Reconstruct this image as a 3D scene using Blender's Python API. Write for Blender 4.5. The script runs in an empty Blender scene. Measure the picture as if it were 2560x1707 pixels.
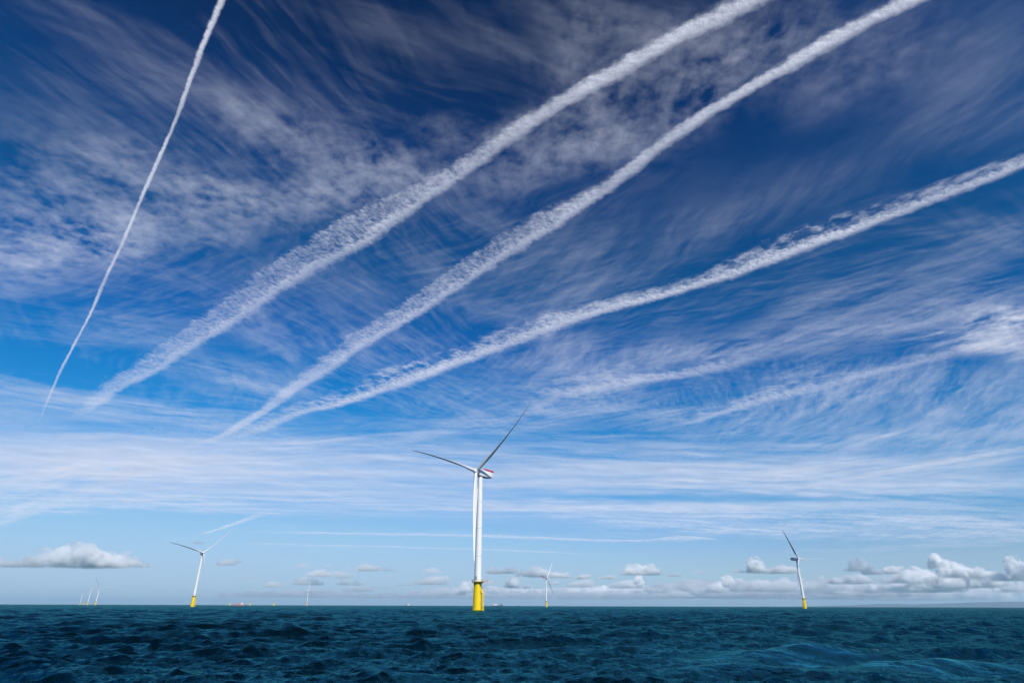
import bpy, math
import numpy as np
from mathutils import Vector, Matrix

# ------------------------------------------------------------------ camera, sky, sun, exposure
S = bpy.context.scene
COL = S.collection
EYE = Vector((0.0, 0.0, 3.5))
PITCH, ROLL = math.radians(23.93), math.radians(0.18)
cd = bpy.data.cameras.new('camera'); cam = bpy.data.objects.new('camera', cd); COL.objects.link(cam)
fw = Vector((0, math.cos(PITCH), math.sin(PITCH))); up = Vector((0, -math.sin(PITCH), math.cos(PITCH))); rt = Vector((1, 0, 0))
r2 = rt * math.cos(ROLL) + up * math.sin(ROLL); u2 = up * math.cos(ROLL) - rt * math.sin(ROLL)
cam.matrix_world = Matrix(((r2.x, u2.x, -fw.x, EYE.x), (r2.y, u2.y, -fw.y, EYE.y), (r2.z, u2.z, -fw.z, EYE.z), (0, 0, 0, 1)))
cd.sensor_width = 36.0; cd.lens = 1487.0 / 2560 * 36; cd.clip_start = 0.2; cd.clip_end = 900000
S.camera = cam
S.view_settings.view_transform = 'Standard'; S.view_settings.look = 'None'
S.view_settings.exposure = 0.0; S.view_settings.gamma = 1.0
S.render.engine = 'CYCLES'
S.cycles.max_bounces = 22; S.cycles.diffuse_bounces = 4; S.cycles.glossy_bounces = 4; S.cycles.transparent_max_bounces = 24; S.cycles.volume_bounces = 20; S.cycles.volume_step_rate = .16; S.cycles.volume_max_steps = 512
S.cycles.caustics_reflective = False; S.cycles.caustics_refractive = False
S.cycles.sample_clamp_indirect = 4.0

SUN_EL, SUN_ROT = 40.0, 152.0
w = bpy.data.worlds.new("World"); S.world = w; w.use_nodes = True
wt = w.node_tree; WN = wt.nodes; WL = wt.links
bg = WN['Background']; bg.inputs[1].default_value = 0.1
sky = WN.new('ShaderNodeTexSky'); sky.sky_type = 'NISHITA'; sky.sun_disc = False
sky.sun_elevation = math.radians(SUN_EL); sky.sun_rotation = math.radians(SUN_ROT)
sky.air_density = 1.0; sky.dust_density = 0.5; sky.ozone_density = 2.0
def vm(op, a, b):
    n = WN.new('ShaderNodeVectorMath'); n.operation = op
    WL.new(a, n.inputs[0])
    if op == 'SCALE': n.inputs['Scale'].default_value = b
    return n.outputs[0]
s1 = vm('SCALE', sky.outputs[0], 0.1)
cv = WN.new('ShaderNodeRGBCurve'); WL.new(s1, cv.inputs['Color'])
def curve(c, pts):
    c.points[0].location = pts[0]; c.points[1].location = pts[-1]
    for p in pts[1:-1]: c.points.new(*p)
CV = cv.mapping
curve(CV.curves[0], [(0, 0), (.10, .001), (.14, .001), (.19, .004), (.27, .045), (.40, .22), (.60, .38), (1, .45)])
curve(CV.curves[1], [(0, 0), (.11, .018), (.136, .038), (.18, .078), (.23, .115), (.29, .185), (.42, .32), (.60, .50), (.72, .60), (1, .64)])
curve(CV.curves[2], [(0, 0), (.20, .075), (.25, .160), (.32, .265), (.38, .375), (.48, .55), (.61, .72), (.72, .84), (1, .9)])
CV.update()
# pale band of sea air low on the horizon
tc = WN.new('ShaderNodeTexCoord'); sp = WN.new('ShaderNodeSeparateXYZ'); WL.new(tc.outputs['Generated'], sp.inputs[0])
mr = WN.new('ShaderNodeMapRange'); mr.interpolation_type = 'SMOOTHSTEP'
mr.inputs[1].default_value = 0.09; mr.inputs[2].default_value = -0.015; mr.inputs[3].default_value = 0; mr.inputs[4].default_value = 0.93
WL.new(sp.outputs[2], mr.inputs[0])
mx = WN.new('ShaderNodeMix'); mx.data_type = 'RGBA'; mx.inputs[7].default_value = (.43, .61, .82, 1)
WL.new(mr.outputs[0], mx.inputs[0]); WL.new(cv.outputs[0], mx.inputs[6])
s2 = vm('SCALE', mx.outputs[2], 10.0)
WL.new(s2, bg.inputs[0])

ld = bpy.data.lights.new('sun', 'SUN'); ld.energy = 4.0; ld.angle = math.radians(0.5); ld.color = (1.0, 0.955, 0.89)
sun = bpy.data.objects.new('sun', ld); COL.objects.link(sun)
_e, _a = math.radians(SUN_EL), math.radians(SUN_ROT)
SUNV = Vector((math.sin(_a) * math.cos(_e), math.cos(_a) * math.cos(_e), math.sin(_e)))
sun.rotation_euler = SUNV.to_track_quat('Z', 'Y').to_euler(); sun.location = SUNV * 500

# ------------------------------------------------------------------ helpers
RNG = np.random.default_rng(7)
def tag(o, label=None, cat=None, group=None, kind=None):
    if label: o['label'] = label
    if cat: o['category'] = cat
    if group: o['group'] = group
    if kind: o['kind'] = kind
    return o
def fast_mesh(name, co, faces, mat, smooth=True, parent=None, attrs=None):
    """co (n,3) array, faces (m,4) or (m,3) int array"""
    me = bpy.data.meshes.new(name)
    k = faces.shape[1]
    me.vertices.add(len(co)); me.vertices.foreach_set('co', np.ascontiguousarray(co, np.float32).ravel())
    me.loops.add(faces.size); me.loops.foreach_set('vertex_index', np.ascontiguousarray(faces, np.int32).ravel())
    me.polygons.add(len(faces)); me.polygons.foreach_set('loop_start', np.arange(0, faces.size, k, dtype=np.int32))
    me.polygons.foreach_set('use_smooth', np.full(len(faces), smooth))
    me.update(calc_edges=True)
    for an, av in (attrs or {}).items():
        at = me.attributes.new(an, 'FLOAT', 'POINT'); at.data.foreach_set('value', np.ascontiguousarray(av, np.float32).ravel())
    me.materials.append(mat)
    o = bpy.data.objects.new(name, me); COL.objects.link(o)
    if parent: o.parent = parent
    return o
def grid_faces(n, m):
    i = np.arange(n - 1)[:, None] * m + np.arange(m - 1)[None, :]
    return np.stack([i, i + 1, i + m + 1, i + m], -1).reshape(-1, 4)
class MB:
    """collects rings, boxes and tubes into one mesh"""
    def __init__(s): s.v = []; s.f = []; s.sm = []
    def add(s, v, f, sm=True):
        b = len(s.v); s.v += [tuple(p) for p in v]; s.f += [tuple(b + i for i in q) for q in f]; s.sm += [sm] * len(f); return s
    def box(s, c, d, rot=None, taper=1.0):
        x, y, z = (k / 2 for k in d); v = []
        for zz in (-z, z):
            t = taper if zz > 0 else 1
            for xx, yy in ((-x, -y), (x, -y), (x, y), (-x, y)): v.append(Vector((xx * t, yy * t, zz)))
        if rot: v = [rot @ p for p in v]
        v = [p + Vector(c) for p in v]
        return s.add(v, [(3, 2, 1, 0), (4, 5, 6, 7), (0, 1, 5, 4), (1, 2, 6, 5), (2, 3, 7, 6), (3, 0, 4, 7)], False)
    def rings(s, rs, cap=True, sm=True):
        n = len(rs[0]); v = [p for r in rs for p in r]; f = []
        for i in range(len(rs) - 1):
            for j in range(n): k = (j + 1) % n; f.append((i * n + j, i * n + k, (i + 1) * n + k, (i + 1) * n + j))
        if cap: f.append(tuple(reversed(range(n)))); f.append(tuple((len(rs) - 1) * n + j for j in range(n)))
        return s.add(v, f, sm)
    def lathe(s, prof, n=32, c=(0, 0)):
        return s.rings([[(c[0] + r * math.cos(2 * math.pi * j / n), c[1] + r * math.sin(2 * math.pi * j / n), z) for j in range(n)] for r, z in prof])
    def tube(s, a, b, r, n=8, r2=None):
        a, b = Vector(a), Vector(b); d = (b - a).normalized(); x = d.orthogonal().normalized(); y = d.cross(x); r2 = r2 or r
        return s.rings([[p + (x * math.cos(2 * math.pi * j / n) + y * math.sin(2 * math.pi * j / n)) * q for j in range(n)] for p, q in ((a, r), (b, r2))])
    def build(s, name, mat, parent=None, bevel=0):
        me = bpy.data.meshes.new(name); me.from_pydata(s.v, [], s.f); me.update()
        me.polygons.foreach_set('use_smooth', s.sm)
        me.materials.append(mat)
        if hasattr(me, 'set_sharp_from_angle'): me.set_sharp_from_angle(angle=math.radians(40))
        o = bpy.data.objects.new(name, me); COL.objects.link(o)
        if parent: o.parent = parent
        if bevel:
            b = o.modifiers.new('bevel', 'BEVEL'); b.width = bevel; b.segments = 3; b.limit_method = 'ANGLE'
        return o
def new_mat(name):
    m = bpy.data.materials.new(name); m.use_nodes = True
    nt = m.node_tree; return m, nt, nt.nodes, nt.links
def paint(name, col, rough=.45, var=.06, scale=.6, streak=4.0, metallic=0, spec=.4):
    m, nt, N, L = new_mat(name); p = N['Principled BSDF']
    t = N.new('ShaderNodeTexCoord'); mp = N.new('ShaderNodeMapping'); mp.inputs['Scale'].default_value = (streak, streak, 1)
    nz = N.new('ShaderNodeTexNoise'); nz.inputs['Scale'].default_value = scale; nz.inputs['Detail'].default_value = 6
    L.new(t.outputs['Object'], mp.inputs[0]); L.new(mp.outputs[0], nz.inputs[0])
    r = N.new('ShaderNodeMapRange'); r.inputs[1].default_value = .3; r.inputs[2].default_value = .7; r.inputs[3].default_value = 1 - var; r.inputs[4].default_value = 1
    L.new(nz.outputs[0], r.inputs[0])
    h = N.new('ShaderNodeHueSaturation'); h.inputs['Color'].default_value = (*col, 1); L.new(r.outputs[0], h.inputs['Value'])
    L.new(h.outputs[0], p.inputs['Base Color'])
    p.inputs['Roughness'].default_value = rough; p.inputs['Metallic'].default_value = metallic
    p.inputs['Specular IOR Level'].default_value = spec
    return m
# --- numpy noise (value/gradient lattice noise in plain coordinates)
def _h(ix, iy, seed):
    n = (ix * 374761393 + iy * 668265263 + seed * 1442695041) & 0xffffffff
    n = ((n ^ (n >> 13)) * 1274126177) & 0xffffffff
    return (n ^ (n >> 16)) & 0xffff
_ang = np.arange(65536) * (2 * np.pi / 65536); _CA, _SA = np.cos(_ang).astype(np.float32), np.sin(_ang).astype(np.float32)
def pnoise(x, y, seed=0):
    fx, fy = np.floor(x), np.floor(y); ix, iy = fx.astype(np.int64), fy.astype(np.int64); x = (x - fx).astype(np.float32); y = (y - fy).astype(np.float32)
    u = x * x * x * (x * (x * 6 - 15) + 10); v = y * y * y * (y * (y * 6 - 15) + 10)
    def g(a, b):
        h = _h(ix + a, iy + b, seed); return _CA[h] * (x - a) + _SA[h] * (y - b)
    n0 = g(0, 0); n0 += u * (g(1, 0) - n0); n1 = g(0, 1); n1 += u * (g(1, 1) - n1)
    return (n0 + v * (n1 - n0)) * 1.5
def fbm(x, y, seed=0, octv=4, gain=.5, lac=2.03):
    s = 0; a = 1; t = 0
    for i in range(octv):
        s = s + a * pnoise(x + 17.3 * i, y - 9.1 * i, seed + i * 7); t += a; a *= gain; x = x * lac; y = y * lac
    return s / t
def sstep(a, b, x):
    t = np.clip((x - a) / (b - a), 0, 1); return t * t * (3 - 2 * t)

# ------------------------------------------------------------------ water: one sheet of real waves
def build_water():
    R = [4.0]
    while R[-1] < 2500: R.append(R[-1] * 1.0040)
    while R[-1] < 58000: R.append(R[-1] * 1.03)
    R = np.array(R); nr = len(R)
    A = np.radians(np.arange(-66, 66.01, .14)); na = len(A)
    A2 = np.radians(np.arange(66, 294, 4.0)); A = np.concatenate([A, A2[1:], [np.radians(294)]]); na = len(A)
    rr = R[:, None]; X0 = (rr * np.sin(A)).astype(np.float64); Y0 = (rr * np.cos(A)).astype(np.float64)
    # smooth slick left by a passing boat: a long curved band on the right
    ri = np.hypot(X0, Y0); az = np.degrees(np.arctan2(X0, Y0))
    wob = fbm(X0 * .05, Y0 * .05, 5, 3) * 5
    rc = 60 - .035 * (az - 25) ** 2
    slick = sstep(9, 14, az) * sstep(46, 36, az) * sstep(rc + 4, rc - 2, ri + wob) * sstep(rc - 26, rc - 14, ri + wob)
    slick = slick * (.35 + .65 * np.clip(fbm(X0 * .08, Y0 * .25, 15, 3) * 2.2 + .6, 0, 1))
    X = X0.copy(); Y = Y0.copy(); Z = np.zeros_like(X0)
    WD = math.radians(-76)                                    # direction the chop runs
    n = 110; rng = np.random.default_rng(11)
    lam = np.exp(rng.uniform(np.log(.55), np.log(26), n)); lam.sort()
    gust = .8 + .5 * fbm(X0 * .012, Y0 * .012, 31, 3)
    dR = np.gradient(R)
    for l in lam:
        k = 2 * np.pi / l
        spread = .70 if l < 5 else .38
        th = WD + rng.normal(0, spread)
        amp = .0118 * l ** .90 / (1 + (l / 15) ** 2.6)
        ph = rng.uniform(0, 6.28)
        cut = np.searchsorted(R, max(l / (2.2 * .0040), 20)); cut = min(cut, nr)
        fade = sstep(R[cut - 1], R[cut - 1] * .6, R[:cut])[:, None]
        dx, dy = math.cos(th), math.sin(th)
        P = k * (X0[:cut] * dx + Y0[:cut] * dy) + ph
        a = amp * fade
        if l < 7: a = a * (1 - .86 * slick[:cut]) * gust[:cut]
        q = .78
        Z[:cut] += a * np.cos(P); s = a * q * np.sin(P); X[:cut] -= s * dx; Y[:cut] -= s * dy
    # wake swells inside the slick
    lines = .12 * slick
    for i, (o, am) in enumerate(((0, .07), (3.4, .07), (6.3, .09), (10, .08), (14, .07), (19, .07))):
        d = ri + wob * .9 - (rc - o) + 1.8 * fbm(X0 * .12, Y0 * .12, 40 + i, 2)
        gate = sstep(10, 16, az) * sstep(44, 34, az) * np.clip(.45 + 1.5 * fbm(X0 * .16, Y0 * .16, 60 + i, 4), 0, 1.2)
        Z += am * np.exp(-(d / .85) ** 2) * gate; lines = np.maximum(lines, np.exp(-((d - .5) / 1.0) ** 2) * gate * (1 - .03 * o))
    for i, (o, sl_, am) in enumerate(((62, .80, .10), (59, .95, .09), (56, .7, .08))):
        d = ri + wob * .9 - (o - sl_ * (az - 18))
        gate = sstep(16, 22, az) * sstep(50, 42, az) * np.clip(.45 + 1.5 * fbm(X0 * .16, Y0 * .16, 90 + i, 4), 0, 1.2)
        Z += am * np.exp(-(d / .9) ** 2) * gate; lines = np.maximum(lines, np.exp(-((d - .5) / 1.1) ** 2) * gate * .9)
    foam = np.zeros_like(Z)
    fn = fbm(X0 * 1.1, Y0 * .9, 77, 4)
    for fa, fr, wa, wr in ((17.6, 66, .7, .35), (18.9, 66.6, .5, .3), (20.6, 65, .5, .3), (25.4, 67, .4, .3), (33.6, 60, .8, .3), (35.2, 59.5, .4, .25), (29, 66, .3, .25)):
        foam = np.maximum(foam, np.exp(-((az - fa) / wa) ** 2 - ((ri - fr) / wr) ** 2) * sstep(-.12, .30, fn))
    foam = foam * sstep(.05, .4, fbm(X0 * 2.6, Y0 * 1.2, 78, 3) + .25) * .75
    pd = np.hypot(X0 + 22.3, Y0 - 427.4); foam = np.maximum(foam, sstep(5.2, 3.2, pd) * np.clip(.35 + fn, 0, .8))
    far = sstep(40000, 60000, R)[:, None]
    co = np.stack([X, Y, Z], -1).reshape(-1, 3)
    f = grid_faces(nr, na)[:, ::-1]
    # fill the middle with one fan-like ring of quads collapsed at the centre
    c0 = len(co); co = np.vstack([co, [[0, 0, 0]]])
    j = np.arange(na - 1); fan = np.stack([j + 1, j, np.full(na - 1, c0), np.full(na - 1, c0)], -1)
    m, nt, N, L = new_mat('sea_water'); p = N['Principled BSDF']
    t = N.new('ShaderNodeTexCoord')
    def nz(sc, det, stretch):
        mp = N.new('ShaderNodeMapping'); mp.inputs['Rotation'].default_value = (0, 0, WD); mp.inputs['Scale'].default_value = (1, stretch, 1)
        z = N.new('ShaderNodeTexNoise'); z.inputs['Scale'].default_value = sc; z.inputs['Detail'].default_value = det; z.inputs['Roughness'].default_value = .6
        L.new(t.outputs['Object'], mp.inputs[0]); L.new(mp.outputs[0], z.inputs[0]); return z.outputs[0]
    sl = N.new('ShaderNodeAttribute'); sl.attribute_name = 'slick'
    b1 = N.new('ShaderNodeBump'); b1.inputs['Distance'].default_value = .35; L.new(nz(1.3, 5, .55), b1.inputs['Height'])
    ms = N.new('ShaderNodeMath'); ms.operation = 'MULTIPLY_ADD'; ms.inputs[1].default_value = -.52; ms.inputs[2].default_value = .60
    L.new(sl.outputs['Fac'], ms.inputs[0])
    gm = N.new('ShaderNodeMapRange'); gm.inputs[1].default_value = .35; gm.inputs[2].default_value = .65; gm.inputs[3].default_value = .45; gm.inputs[4].default_value = 1.35; L.new(nz(.022, 3, 2.5), gm.inputs[0])
    gx = N.new('ShaderNodeMath'); gx.operation = 'MULTIPLY'; L.new(ms.outputs[0], gx.inputs[0]); L.new(gm.outputs[0], gx.inputs[1]); L.new(gx.outputs[0], b1.inputs['Strength'])
    b2 = N.new('ShaderNodeBump'); b2.inputs['Distance'].default_value = 2.2; b2.inputs['Strength'].default_value = .62
    L.new(nz(.16, 6, .5), b2.inputs['Height']); m2 = N.new('ShaderNodeMath'); m2.operation = 'MULTIPLY_ADD'; m2.inputs[1].default_value = -.55; m2.inputs[2].default_value = .62; L.new(sl.outputs['Fac'], m2.inputs[0]); L.new(m2.outputs[0], b2.inputs['Strength']); L.new(b2.outputs[0], b1.inputs['Normal'])
    fo = N.new('ShaderNodeAttribute'); fo.attribute_name = 'foam'
    df = N.new('ShaderNodeBsdfDiffuse'); df.inputs[0].default_value = (.7, .75, .78, 1)
    gl = N.new('ShaderNodeBsdfGlossy'); gl.inputs['Roughness'].default_value = .06; gl.inputs['Color'].default_value = (.14, .63, .69, 1); L.new(b1.outputs[0], gl.inputs['Normal'])
    fr = N.new('ShaderNodeFresnel'); fr.inputs[0].default_value = 1.33; L.new(b1.outputs[0], fr.inputs['Normal'])
    fm = N.new('ShaderNodeMath'); fm.operation = 'MULTIPLY'; fp = N.new('ShaderNodeMath'); fp.operation = 'POWER'; fp.inputs[1].default_value = 1.5; L.new(fr.outputs[0], fp.inputs[0]); L.new(fp.outputs[0], fm.inputs[0])
    f2 = N.new('ShaderNodeMath'); f2.operation = 'MULTIPLY_ADD'; f2.inputs[1].default_value = .46; f2.inputs[2].default_value = .34; L.new(sl.outputs['Fac'], f2.inputs[0]); L.new(f2.outputs[0], fm.inputs[1])
    bd = N.new('ShaderNodeBsdfDiffuse'); bd.inputs[0].default_value = (.0003, .0055, .0075, 1)
    wm = N.new('ShaderNodeMixShader'); L.new(fm.outputs[0], wm.inputs[0]); L.new(bd.outputs[0], wm.inputs[1]); L.new(gl.outputs[0], wm.inputs[2]); N.remove(p)
    mxs = N.new('ShaderNodeMixShader'); L.new(fo.outputs['Fac'], mxs.inputs[0]); L.new(wm.outputs[0], mxs.inputs[1]); L.new(df.outputs[0], mxs.inputs[2])
    L.new(mxs.outputs[0], N['Material Output'].inputs[0])
    z1 = lambda a: np.append(a.reshape(-1), 0)
    me_o = fast_mesh('water', co, f, m, attrs={'foam': z1(foam), 'slick': z1(np.clip(lines, 0, 1))})
    tag(me_o, kind='structure'); return me_o
build_water()

# ------------------------------------------------------------------ hills far off on the right
def build_hills():
    m, nt, N, L = new_mat('far_hill'); p = N['Principled BSDF']
    t = N.new('ShaderNodeTexCoord'); z = N.new('ShaderNodeTexNoise'); z.inputs['Scale'].default_value = .0012; z.inputs['Detail'].default_value = 8
    cr = N.new('ShaderNodeValToRGB'); cr.color_ramp.elements[0].color = (.018, .036, .034, 1); cr.color_ramp.elements[0].position = .35
    cr.color_ramp.elements[1].color = (.04, .06, .05, 1); cr.color_ramp.elements[1].position = .7
    L.new(t.outputs['Object'], z.inputs[0]); L.new(z.outputs[0], cr.inputs[0]); L.new(cr.outputs[0], p.inputs['Base Color']); p.inputs['Roughness'].default_value = .95
    p.inputs['Specular IOR Level'].default_value = .05
    az = np.linspace(14, 52, 260); d = np.linspace(42000, 51000, 40)
    AZ, D = np.meshgrid(az, d, indexing='ij')
    X = D * np.sin(np.radians(AZ)); Y = D * np.cos(np.radians(AZ))
    ridge = np.interp(az, [14, 17, 20, 23, 25, 27, 28.5, 30, 32, 34, 36, 38, 40, 44, 52], [0, .03, .05, .08, .12, .24, .34, .42, .38, .5, .58, .62, .66, .62, .5])
    ridge = ridge + .04 * fbm(az * .9, az * 0, 3, 4)
    prof = np.sin(np.clip((D - 42000) / 8500, 0, 1) * np.pi) ** .8
    Z = np.maximum(ridge[:, None] * np.radians(.62) * 46000, 0) * prof * (1 + .25 * fbm(X / 2500, Y / 2500, 9, 5)) - 25
    o = fast_mesh('hills', np.stack([X, Y, Z], -1).reshape(-1, 3), grid_faces(len(az), len(d)), m)
    tag(o, kind='structure')
build_hills()

# ------------------------------------------------------------------ high cloud
def cloud_mat(name, trans=(.93, .92, .93), dif=(.75, .75, .77), fine=0.0):
    m, nt, N, L = new_mat(name); N.remove(N['Principled BSDF'])
    at = N.new('ShaderNodeAttribute'); at.attribute_name = 'cloud_cover'
    tr = N.new('ShaderNodeBsdfTransparent'); tl = N.new('ShaderNodeBsdfTranslucent'); tl.inputs[0].default_value = (*trans, 1)
    df = N.new('ShaderNodeBsdfDiffuse'); df.inputs[0].default_value = (*dif, 1)
    a = N.new('ShaderNodeMixShader'); a.inputs[0].default_value = .12; L.new(tl.outputs[0], a.inputs[1]); L.new(df.outputs[0], a.inputs[2])
    b = N.new('ShaderNodeMixShader'); L.new(at.outputs['Fac'], b.inputs[0]); L.new(tr.outputs[0], b.inputs[1]); L.new(a.outputs[0], b.inputs[2])
    L.new(b.outputs[0], N['Material Output'].inputs[0])
    return m
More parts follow.
